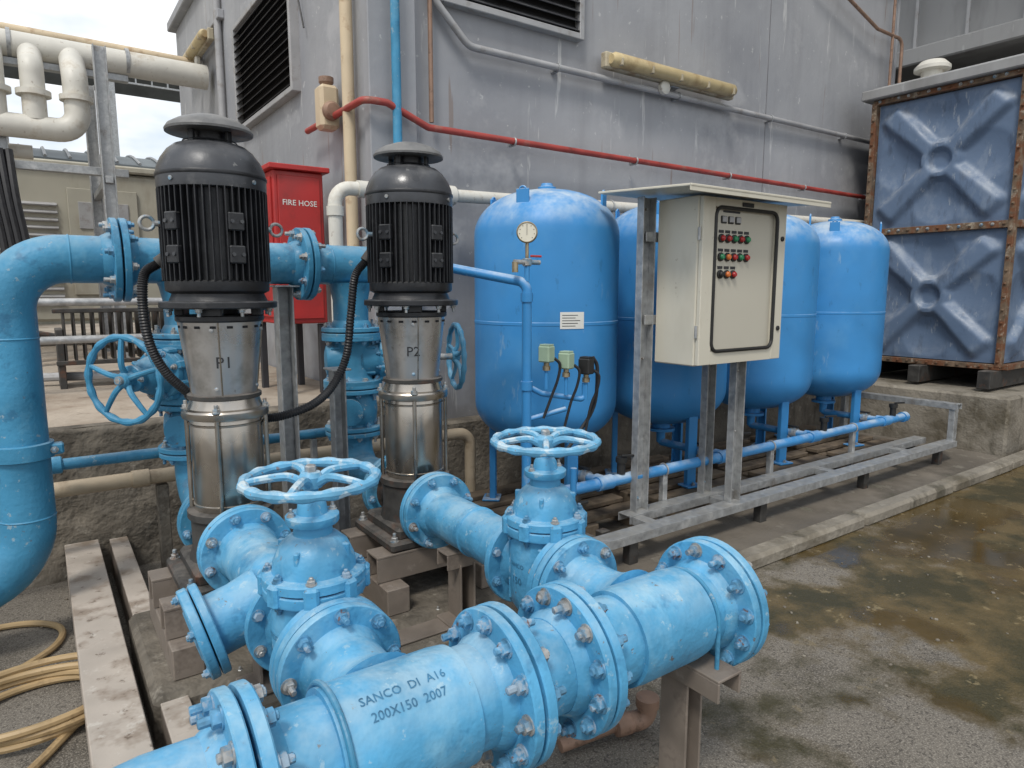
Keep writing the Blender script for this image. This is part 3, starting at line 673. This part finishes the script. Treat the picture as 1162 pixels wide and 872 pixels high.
# ------------------------------------------------------------------ panel water tank, right
def sst(x): x=max(0,min(1,x)); return x*x*(3-2*x)
def panel_tank():
    b=B('sectional_water_tank'); S=1.20; zb=.80; x0=6.70; y0=2.27
    def pan(o,du,dn):
        def fn(u,v):
            a=2*u-1;c=2*v-1;r=math.hypot(a,c)
            dd=min(abs(a-c),abs(a+c))/1.414
            width=.08+.05*r
            arm=sst((width+.10-dd)/.13)*sst((1.22-r)/.16)
            cen=sst((.34-r)/.10)
            h=max(arm,cen)-.9*sst((.20-r)/.08)
            pil=(1-min(1,((abs(a)-.62)**2+c*c)/.14))
            pil=max(0,pil)+max(0,1-min(1,((abs(c)-.62)**2+a*a)/.14))
            e=sst((1-abs(a))/.08)*sst((1-abs(c))/.08)
            return V(o)+V(du)*(.03+u*(S-.06))+ZD*(.03+v*(S-.06))+V(dn)*(e*(.055*h-.03*pil+.004))
        b.sheet(fn,72,72,M_panel)
    ny,nx=1,3
    for k in range(2):
        for j in range(ny): pan((x0,y0+S*(j+1),zb+S*k),(0,-1,0),(-1,0,0))
        for i in range(nx): pan((x0+S*i,y0,zb+S*k),(1,0,0),(0,-1,0))
    b.box((x0+nx*S/2,y0+S*ny/2,zb+S),(nx*S-.14,ny*S-.14,2*S-.02),M_dark,None,.002)
    W=.045
    for k in range(3):
        z=zb+S*k
        b.box((x0-.022,y0+S*ny/2,z),(.07,S*ny+.03,W if k!=1 else .06),M_rustst,None,.003)
        b.box((x0+nx*S/2,y0-.022,z),(nx*S,.07,W if k!=1 else .06),M_rustst,None,.003)
        for i in range(14):
            b.bolt(V((x0-.058,y0+.05+i*(S-.1)/13,z+.004)),-XD,.011,.013,M_bolt2 if k and i%3 else M_rustst)
    for j in range(ny+1): b.box((x0-.024,y0+S*j,zb+S),(.074,W,2*S),M_rustst,None,.003)
    for i in range(1,nx+1): b.box((x0+S*i,y0-.024,zb+S),(W,.07,2*S),M_rustst,None,.003)
    for j in range(2):
        for i in range(22): b.bolt(V((x0-.062,y0+(.0 if j==0 else S),zb+.05+i*(2*S-.1)/21)),-XD,.010,.012,M_rustst)
    b.box((x0+nx*S/2-.02,y0+S*ny/2,zb+2*S+.07),(nx*S+.20,S*ny+.20,.09),M_bldg,None,.01)
    b.box((x0+nx*S/2-.02,y0+S*ny/2,zb+2*S+.125),(nx*S+.05,S*ny+.05,.03),M_galv,None,.01)
    b.lathe([(.09,0),(.09,.12),(.15,.13),(.15,.16),(.10,.21),(0,.23)],(x0+.25,y0+S-.35,zb+2*S+.13),ZD,M_white,32)
    b.tube(fillet([(x0+.5,y0+.2,zb+2*S+.12),(x0+.5,y0+.2,zb+2*S+.5),(x0+.9,y0+.2,zb+2*S+.5)],.05),.02,M_bldg,12)
    for y in(y0+.04,y0+S-.04,y0+S/2): b.box((x0+nx*S/2-.05,y,.70),(nx*S+.3,.10,.15),M_base,None,.004)
    b.done()
    b=B('tank_concrete_plinth'); b.box((8.35,2.90,.35),(4.1,1.72,.50),M_conc,None,.02); b.done()
    b=B('red_fire_pipe')
    for k in range(3): b.tube([(6.9,1.9-.05*k,.22+.06*k),(10.5,1.9-.05*k,.22+.06*k)],.022,M_redp,12)
    for x in(7.2,8.6): b.box((x,1.85,.17),(.05,.2,.14),M_base)
    b.done()
panel_tank()

# ------------------------------------------------------------------ building
def building():
    b=B('plant_room_building'); X0,X1,Y0,Y1,H=1.66,7.62,3.78,9.4,4.55
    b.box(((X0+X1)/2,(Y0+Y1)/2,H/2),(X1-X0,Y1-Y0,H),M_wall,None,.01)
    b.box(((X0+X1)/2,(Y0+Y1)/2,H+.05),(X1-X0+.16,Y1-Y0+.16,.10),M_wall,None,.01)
    b.box((1.79,Y0-.02,2.2),(.30,.08,4.4),M_wall,None,.006)
    for x in(5.4,7.55): b.box((x,Y0-.001,2.2),(.007,.006,4.5),M_seam,None,.001)
    b.box(((X0+X1)/2+.2,Y0-.05,.36),(X1-X0-.4,.12,.52),M_concd,None,.015)
    def louv(c,w,h,ax,n):
        c=V(c)
        if ax=='Y': nrm=-YD; u=XD
        else: nrm=-XD; u=YD
        sz=lambda a,t,hh:(a,t,hh) if ax=='Y' else (t,a,hh)
        b.box(c+nrm*.004,sz(w,.012,h),M_dark,None,.001)
        for s_ in(-1,1):
            b.box(c+nrm*.03+u*s_*(w/2+.02),sz(.04,.07,h+.08),M_louvf,None,.004)
            b.box(c+nrm*.03+ZD*s_*(h/2+.02),sz(w,.068,.04),M_louvf,None,.004)
        for i in range(n):
            z=-h/2+(i+.5)*h/n
            R=Matrix.Rotation(math.radians(38),3,'X') if ax=='Y' else Matrix.Rotation(math.radians(-38),3,'Y')
            b.box(c+nrm*.038+ZD*z,sz(w,.06,.006),M_louv,R,.001)
    louv((2.66,Y0,3.58),1.06,.78,'Y',13)
    louv((X0,5.72,3.28),1.5,.80,'X',13)
    b.box((X0-.03,8.1,4.0),(.06,2.2,.08),M_wall,None,.005)
    b.tube([(X0-.04,7.1,4.5),(X0-.04,7.1,2.3)],.035,M_louvf,12)
    b.tube(catmull([(X0-.03,4.75,4.5),(X0-.05,4.78,4.0),(X0-.04,4.70,3.7),(X0-.05,4.80,3.5),(X0-.03,4.74,3.2)],8),.006,M_cable,6)
    b.done()
building()
def fixture(name,c,L,ax):
    b=B(name); c=V(c)
    sz=(lambda a,t,h:(a,t,h)) if ax=='X' else (lambda a,t,h:(t,a,h))
    nrm=-YD if ax=='X' else -XD; u=XD if ax=='X' else YD
    b.box(c,sz(L,.06,.11),M_lampb,None,.01)
    b.tube([c+nrm*.05-u*(L/2-.03),c+nrm*.05-u*(L/2-.06),c+nrm*.05+u*(L/2-.06),c+nrm*.05+u*(L/2-.03)],[.032,.050,.050,.032],M_tube,14)
    for k in range(5): b.box(c+nrm*.06+u*(k-2)*(L/4.6)-ZD*.02,sz(.02,.09,.05),M_lampb,None,.003)
    b.box(c-nrm*.03+u*.05-ZD*.02,sz(.1,.06,.08),M_louvf); b.lathe([(.05,0),(.05,.03),(.03,.04)],c-ZD*.09+u*(-.1),nrm,M_white,16)
    b.done()
fixture('fluorescent_light_fixture',(4.10,3.70,3.05),1.42,'X')
fixture('fluorescent_light_fixture',(1.58,7.9,3.87),1.4,'Y')
def wallpipe(name,pts,r,m,rad=.08,clips=(),nrm=YD):
    b=B(name); p=fillet(pts,rad,7); b.tube(p,r,m,16)
    for c in clips: b.torus(c,XD,r+.004,.006,M_galv,18,6); b.box(V(c)+nrm*(r+.015),(.03,.04,.05),M_galv,None,.003)
    b.done()
wallpipe('red_wall_pipe',[(1.58,4.6,2.50),(1.58,3.66,2.50),(1.72,3.66,2.50),(1.98,3.66,2.40),(7.55,3.70,2.39)],.020,M_redp,.06,[(2.6,3.664,2.395),(3.7,3.67,2.394),(4.8,3.68,2.392),(5.9,3.688,2.392),(7.0,3.695,2.39)])
wallpipe('grey_cable_conduit',[(2.06,3.72,4.4),(2.06,3.72,3.15),(2.30,3.72,2.93),(7.5,3.73,2.95)],.022,M_louvf,.12,[(3.0,3.722,2.932),(4.2,3.723,2.936),(5.4,3.726,2.941),(6.6,3.728,2.946)])
wallpipe('white_drain_pipe',[(1.37,3.60,1.08),(1.37,3.60,2.0),(7.4,3.62,2.12)],.038,M_white,.09,[(3.4,3.607,2.04),(4.9,3.61,2.07),(6.4,3.616,2.10)])
b=B('white_pipe_elbow'); b.tube(fillet([(1.37,3.60,1.14),(1.37,3.60,1.02),(1.37,3.40,1.02)],.07),.042,M_white,18)
b.lathe([(.046,0),(.046,.05)],(1.37,3.6,1.85),ZD,M_white,18); b.lathe([(.055,0),(.058,.01),(.058,.06),(.05,.07)],(2.05,3.602,2.013),XD,M_white,18); b.lathe([(.046,0),(.046,.08)],(1.50,3.601,2.003),XD,M_white,18)
b.box((1.37,3.62,.915),(.06,.06,.20),M_conc); b.done()
wallpipe('blue_riser_pipe',[(1.78,3.66,4.5),(1.78,3.66,1.6)],.026,M_blue2)
wallpipe('cream_downpipe',[(1.60,3.93,4.5),(1.60,3.93,2.0),(1.60,3.93,.85)],.036,M_cream)
wallpipe('rusty_wall_conduit',[(2.04,3.73,4.5),(2.04,3.73,2.45)],.014,M_copper)
wallpipe('red_wall_conduit',[(7.3,3.68,4.5),(7.3,3.68,2.95)],.014,M_copper)
wallpipe('rusty_corner_pipe',[(5.9,3.68,4.3),(7.0,3.68,4.0),(7.5,3.68,4.0),(7.5,3.68,2.9)],.016,M_copper)
b=B('alarm_bell_box'); b.box((1.57,4.20,2.56),(.12,.12,.26),M_cream,None,.02); b.lathe([(.055,0),(.055,.03),(.04,.05),(0,.055)],(1.57,4.14,2.53),-YD,M_copper,20); b.lathe([(.03,0),(.045,.02),(.045,.05),(0,.06)],(1.57,4.20,2.69),ZD,M_copper,16); b.done()
b=B('fire_hose_cabinet')
b.box((1.34,4.36,1.70),(.30,.52,.90),M_red,None,.008); b.box((1.34,4.094,1.70),(.25,.012,.84),M_red,None,.004); b.box((1.34,4.36,2.165),(.36,.60,.03),M_red,None,.004)
b.box((1.184,4.36,1.70),(.012,.46,.82),M_red,None,.004); b.box((1.24,4.085,1.68),(.02,.02,.10),M_galv)
b.text('FIRE HOSE',.045,lambda u,v:V((1.34+u,4.0865,1.95+v)),M_label)
for i in(-1,1):
    for j in(-1,1): b.box((1.34+i*.12,4.36+j*.22,1.02),(.04,.04,.45),M_louv)
b.done()

# ------------------------------------------------------------------ ground, slab, kerb
b=B('ground')
S=160
b.add([(-S,-S,GZ),(S,-S,GZ),(S,S,GZ),(-S,S,GZ)],[[0,1,2,3]],M_ground); b.done()
b=B('raised_concrete_slab')
b.box((-4.2,9.7,.405),(11.68,11.9,.81),M_slab,None,.02)
def face(u,v):
    # worn, rough-cast front edge wrapping over onto the top
    x=-4.0+5.66*u; L=v*1.0
    n=mnoise.fractal(V((x*4,L*5,1.3)),1.0,2.0,5)*.022+mnoise.noise(V((x*1.3,L*2,7)))*.02
    if L<.70: return V((x,3.66-n,.06+L*1.05))
    t=(L-.70)/.30
    if t<.35:
        a=t/.35*math.pi/2; return V((x,3.69-.03*math.cos(a)-n*(1-t),.795+.022*math.sin(a)+n*.3))
    return V((x,3.69+(t-.35)*.12,.818+n*.25*(1-t)-(.02 if t>.98 else 0)))
b.sheet(face,420,44,M_concd)
b.done(60)
b=B('concrete_kerb')
x=1.75; random.seed(9)
while x<6.25:
    L=random.uniform(.7,1.2); b.box((x+L/2,1.93+random.uniform(-.006,.006),GZ+.030),(L-.008,.11,.080),M_conc,rotz(random.uniform(-.006,.006)),.02); x+=L
b.done()
b=B('plant_floor_slab'); b.box((3.7,2.85,GZ+.012),(5.2,1.7,.024),M_floor,None,.008); b.done()

# ------------------------------------------------------------------ hoses & small items
b=B('coiled_garden_hose')
pts=[]
for i in range(150):
    t=i/150*2*math.pi*3.4; r=.20+.012*math.sin(t*1.7)+.006*t/3; pts.append((-.10+r*math.cos(t),2.50+r*.9*math.sin(t),GZ+.014+.020*(t/(2*math.pi))+.004*math.sin(3*t)))
b.tube(pts,.0125,M_hose,8)
b.tube(catmull([pts[0],(.0,2.35,.115),(-.2,2.1,.115),(-.6,1.9,.115)],8),.0125,M_hose,8); b.done()
b=B('loose_hose'); b.tube(catmull([(-1.2,3.15,.115),(-.6,3.2,.115),(-.2,3.25,.115),(-.02,3.12,.115),(-.06,2.92,.115),(-.3,2.78,.115),(-.8,2.85,.115)],10),.0125,M_hose,8); b.done()
b=B('brown_drain_elbow')
b.tube(fillet([(1.16,1.40,.125),(1.36,1.36,.14),(1.40,1.34,.14)],.03),.020,M_copper,14)
b.lathe([(.03,0),(.032,.01),(.032,.05),(.028,.055)],(1.34,1.355,.14),(1,-.2,0),M_copper,16); b.tube(fillet([(1.39,1.345,.14),(1.45,1.33,.14),(1.45,1.33,.20)],.03),.030,M_copper,16); b.lathe([(.036,0),(.036,.03)],(1.45,1.33,.18),ZD,M_copper,16)
b.done()
b=B('gravel_litter'); random.seed(21)
for i in range(170):
    x=random.uniform(-.4,4.5);y=random.uniform(.9,1.85) if x>.3 else random.uniform(1.8,3.5); r=random.uniform(.002,.007)
    b.box((x,y,GZ+r*.5),(r*2,r*random.uniform(1.2,2),r*1.2),M_conc if i%2 else M_concd,rotz(random.uniform(0,3)),r*.4)
b.done()

# ------------------------------------------------------------------ left background
b=B('white_insulated_pipework')
Yp=7.6
b.tube([(-6,Yp,3.60),(1.6,Yp,3.57)],.115,M_white,24)
b.tube([(-6,Yp+.4,3.88),(1.6,Yp+.4,3.80)],.05,M_cream,18)
b.tube(fillet([(-6,Yp-.3,2.84),(.45,Yp-.3,2.84),(.45,Yp-.3,3.3),(.45,Yp,3.57)],.16),.10,M_white,22)
b.tube([(-6,Yp-.1,2.66),(.1,Yp-.1,2.66)],.06,M_white,18)
for x in(-.68,-.14,.14): b.tube(fillet([(x,Yp-.3,2.9),(x,Yp-.3,3.35),(x,Yp,3.55)],.12),.09,M_white,20)
for x in(-1.5,-.68,-.14,.14,.45):
    b.lathe([(.13,-.022),(.13,.022)],(x,Yp-.3,3.12),ZD,M_white,22)
for x in(-2,-1,0,.9): b.lathe([(.125,-.015),(.125,.015)],(x,Yp,3.585),XD,M_galv,24)
b.done()
b=B('pipe_rack_frame')
for x,y in((.62,6.95),(-.12,7.35),(-1.8,7.35),(.62,8.3),(-.12,8.3)):
    b.box((x,y,2.15),(.09,.012,2.7),M_galv,None,.002)
    for s_ in(-1,1): b.box((x+s_*.045,y,2.15),(.010,.09,2.7),M_galv,None,.002)
b.box((-1.4,7.2,2.50),(4.4,.07,.07),M_galv,None,.004); b.box((-1.4,7.6,3.43),(4.6,.08,.06),M_galv,None,.004); b.box((.62,7.6,2.4),(.06,1.4,.06),M_galv)
for k in range(4): b.tube(catmull([(-.25+.06*k,7.1,2.6),(-.2+.05*k,7.0,2.2),(-.15+.05*k,6.95,1.6),(-.2+.04*k,6.9,.85)],8),.03,M_cable,8)
b.done()
b=B('cooling_tower_unit')
b.box((.2,10.2,1.95),(2.5,1.8,1.7),M_bbeige,None,.03); b.box((.2,10.2,2.85),(2.6,1.9,.08),M_bbeige,None,.02)
for i in range(14): b.box((-.3,9.285,1.3+i*.085),(1.2,.05,.02),M_louvf,Matrix.Rotation(.6,3,'X'),.003)
b.box((.75,9.28,2.0),(.7,.03,1.2),M_bbeige,None,.01); b.box((.75,9.26,2.3),(.5,.02,.3),M_louvf,None,.01)
for x in(-.9,1.3): b.box((x,9.5,.95),(.1,.1,.4),M_galv)
b.done()
b=B('storage_cabinet'); b.box((-2.6,8.9,1.7),(2.2,1.4,1.8),M_bldg,None,.02)
for i in range(10): b.box((-2.6,8.19,1.1+i*.12),(2.0,.03,.02),M_louvf)
b.done()
def shed(name,x0,x1,y0,y1,zc,zr,walls):
    b=B(name)
    if walls: b.box(((x0+x1)/2,(y0+y1)/2+.3,zc/2),(x1-x0-.6,y1-y0-.6,zc-.05),M_bbeige,None,.02)
    def rf(u,v): return V((x0+(x1-x0)*u,y0+(y1-y0)*v,zc+zr*math.sin(math.pi*v)))
    b.sheet(rf,2,24,M_roof)
    b.box(((x0+x1)/2,y0,zc-.12),(x1-x0,.10,.24),M_roof,None,.01)
    n=int((x1-x0)/.5)
    for i in range(n+1):
        x=x0+(x1-x0)*i/n
        b.tube([rf(i/n,v/10)+ZD*.04 for v in range(11)],.035,M_galv,6)
        b.box((x,y0+.1,zc-.4),(.05,.05,.5),M_galv)
    b.box(((x0+x1)/2,y0+.1,zc-.65),(x1-x0,.06,.06),M_galv)
    for x in(x0+.3,(x0+x1)/2,x1-.3):
        for y in(y0+.1,y1-.1): b.box((x,y,zc/2),(.18,.18,zc),M_galv)
    b.done()
shed('metal_roofed_shed',-9,4,20,26,4.6,.6,True)
shed('steel_canopy_roof',-1.5,7,27.5,32,9.2,.9,False)
b=B('cream_building'); b.box((-5.3,16.6,5.0),(9,5,10.0),M_creamw,None,.02)
b.box((-5.3,14.06,8.8),(9.1,.08,.3),M_white)
for k in range(4): b.box((-8.5+2.2*k,14.08,5.2),(1.0,.08,1.2),M_louv); b.box((-8.5+2.2*k,14.05,5.86),(1.1,.1,.08),M_white)
b.done()
b=B('galvanised_handrail')
for z in(1.15,1.38): b.tube([(-2.6,4.95,z),(.85,4.95,z)],.024,M_galv,12)
for x in(-2.5,-1.4,-.3,.8): b.box((x,4.95,1.10),(.05,.05,.58),M_galv)
b.done()
b=B('steel_grating_rack')
for i in range(12): b.box((.15+i*.055,5.4,1.15),(.012,.3,.34),M_base,None,.002)
for z in(.98,1.32): b.box((.45,5.25,z),(.72,.03,.03),M_base)
for x in(.12,.78): b.box((x,5.4,1.0),(.04,.3,.4),M_base)
b.tube(catmull([(-1.2,5.6,.86),(-.6,5.4,.88),(0,5.5,.87),(.4,5.3,.88),(.9,5.6,.86)],8),.03,M_louvf,10)
b.tube(catmull([(-1.6,5.9,.9),(-.6,5.8,1.2),(.2,5.9,1.1),(1.0,6.1,.86)],8),.025,M_base,10)
b.done()

# ------------------------------------------------------------------ right background concrete structure
b=B('concrete_parking_structure')
b.box((14,3.5,5.0),(8,16,1.0),M_bldg,None,.02)
b.box((9.98,3.5,4.55),(.25,16,.22),M_bldg,None,.02); b.box((9.9,3.5,5.55),(.12,16,.12),M_bldg,None,.02)
b.box((14.5,3.5,2.2),(7,16,4.4),M_bldg,None,.02)
for y in(-3,0,3,6,9): b.box((10.2,y,2.3),(.4,.4,4.5),M_bldg,None,.02)
b.box((12,3.5,8.2),(8,18,.5),M_bldg,None,.02); b.box((15,3.5,6.6),(5,16,3),M_dark,None,.02)
for i in range(24): b.box((9.88,-4+i*.62,5.0),(.03,.04,.9),M_louvf,None,.003)
b.box((10.98,3.5,3.0),(.05,15,2.0),M_dark,None,.01)
b.done()

# ------------------------------------------------------------------ world, sun, camera
sc=bpy.context.scene
w=bpy.data.worlds.new('World'); sc.world=w; w.use_nodes=True; nt=w.node_tree; bg=nt.nodes['Background']
el,az=math.radians(55),math.radians(232)
sky=N(nt,'ShaderNodeTexSky',sky_type='NISHITA'); sky.sun_disc=False; sky.sun_elevation=el; sky.sun_rotation=az; sky.air_density=1.2; sky.dust_density=2
tc=N(nt,'ShaderNodeTexCoord'); mp=N(nt,'ShaderNodeMapping'); mp.inputs['Scale'].default_value=(1,1,2.4); nt.links.new(tc.outputs['Generated'],mp.inputs[0])
cl=mrange(nt,noise(nt,mp.outputs[0],2.6,5,.6),.40,.58)
cc=mixc(nt,cl,(6.6,7.5,8.6),(10.6,10.5,10.3))
nt.links.new(mixc(nt,.82,sky.outputs[0],cc),bg.inputs['Color']); bg.inputs['Strength'].default_value=.125
su=bpy.data.lights.new('sun','SUN'); su.energy=2.0; su.angle=math.radians(12); su.color=(1,.955,.88)
so=bpy.data.objects.new('sun',su); sc.collection.objects.link(so)
sd=V((math.sin(az)*math.cos(el),math.cos(az)*math.cos(el),math.sin(el)))
so.rotation_euler=sd.to_track_quat('Z','Y').to_euler(); so.location=(0,0,12)
cam=bpy.data.cameras.new('camera'); cam.sensor_width=36; cam.lens=23.67; cam.clip_start=.05; cam.clip_end=600
co=bpy.data.objects.new('camera',cam); sc.collection.objects.link(co); co.location=(0,0,1.45)
p=math.radians(7.9); f=V((.5764*math.cos(p),.8171*math.cos(p),-math.sin(p)))
co.rotation_euler=f.to_track_quat('-Z','Y').to_euler(); sc.camera=co
sc.view_settings.view_transform='Standard'; sc.view_settings.look='None'; sc.view_settings.exposure=0
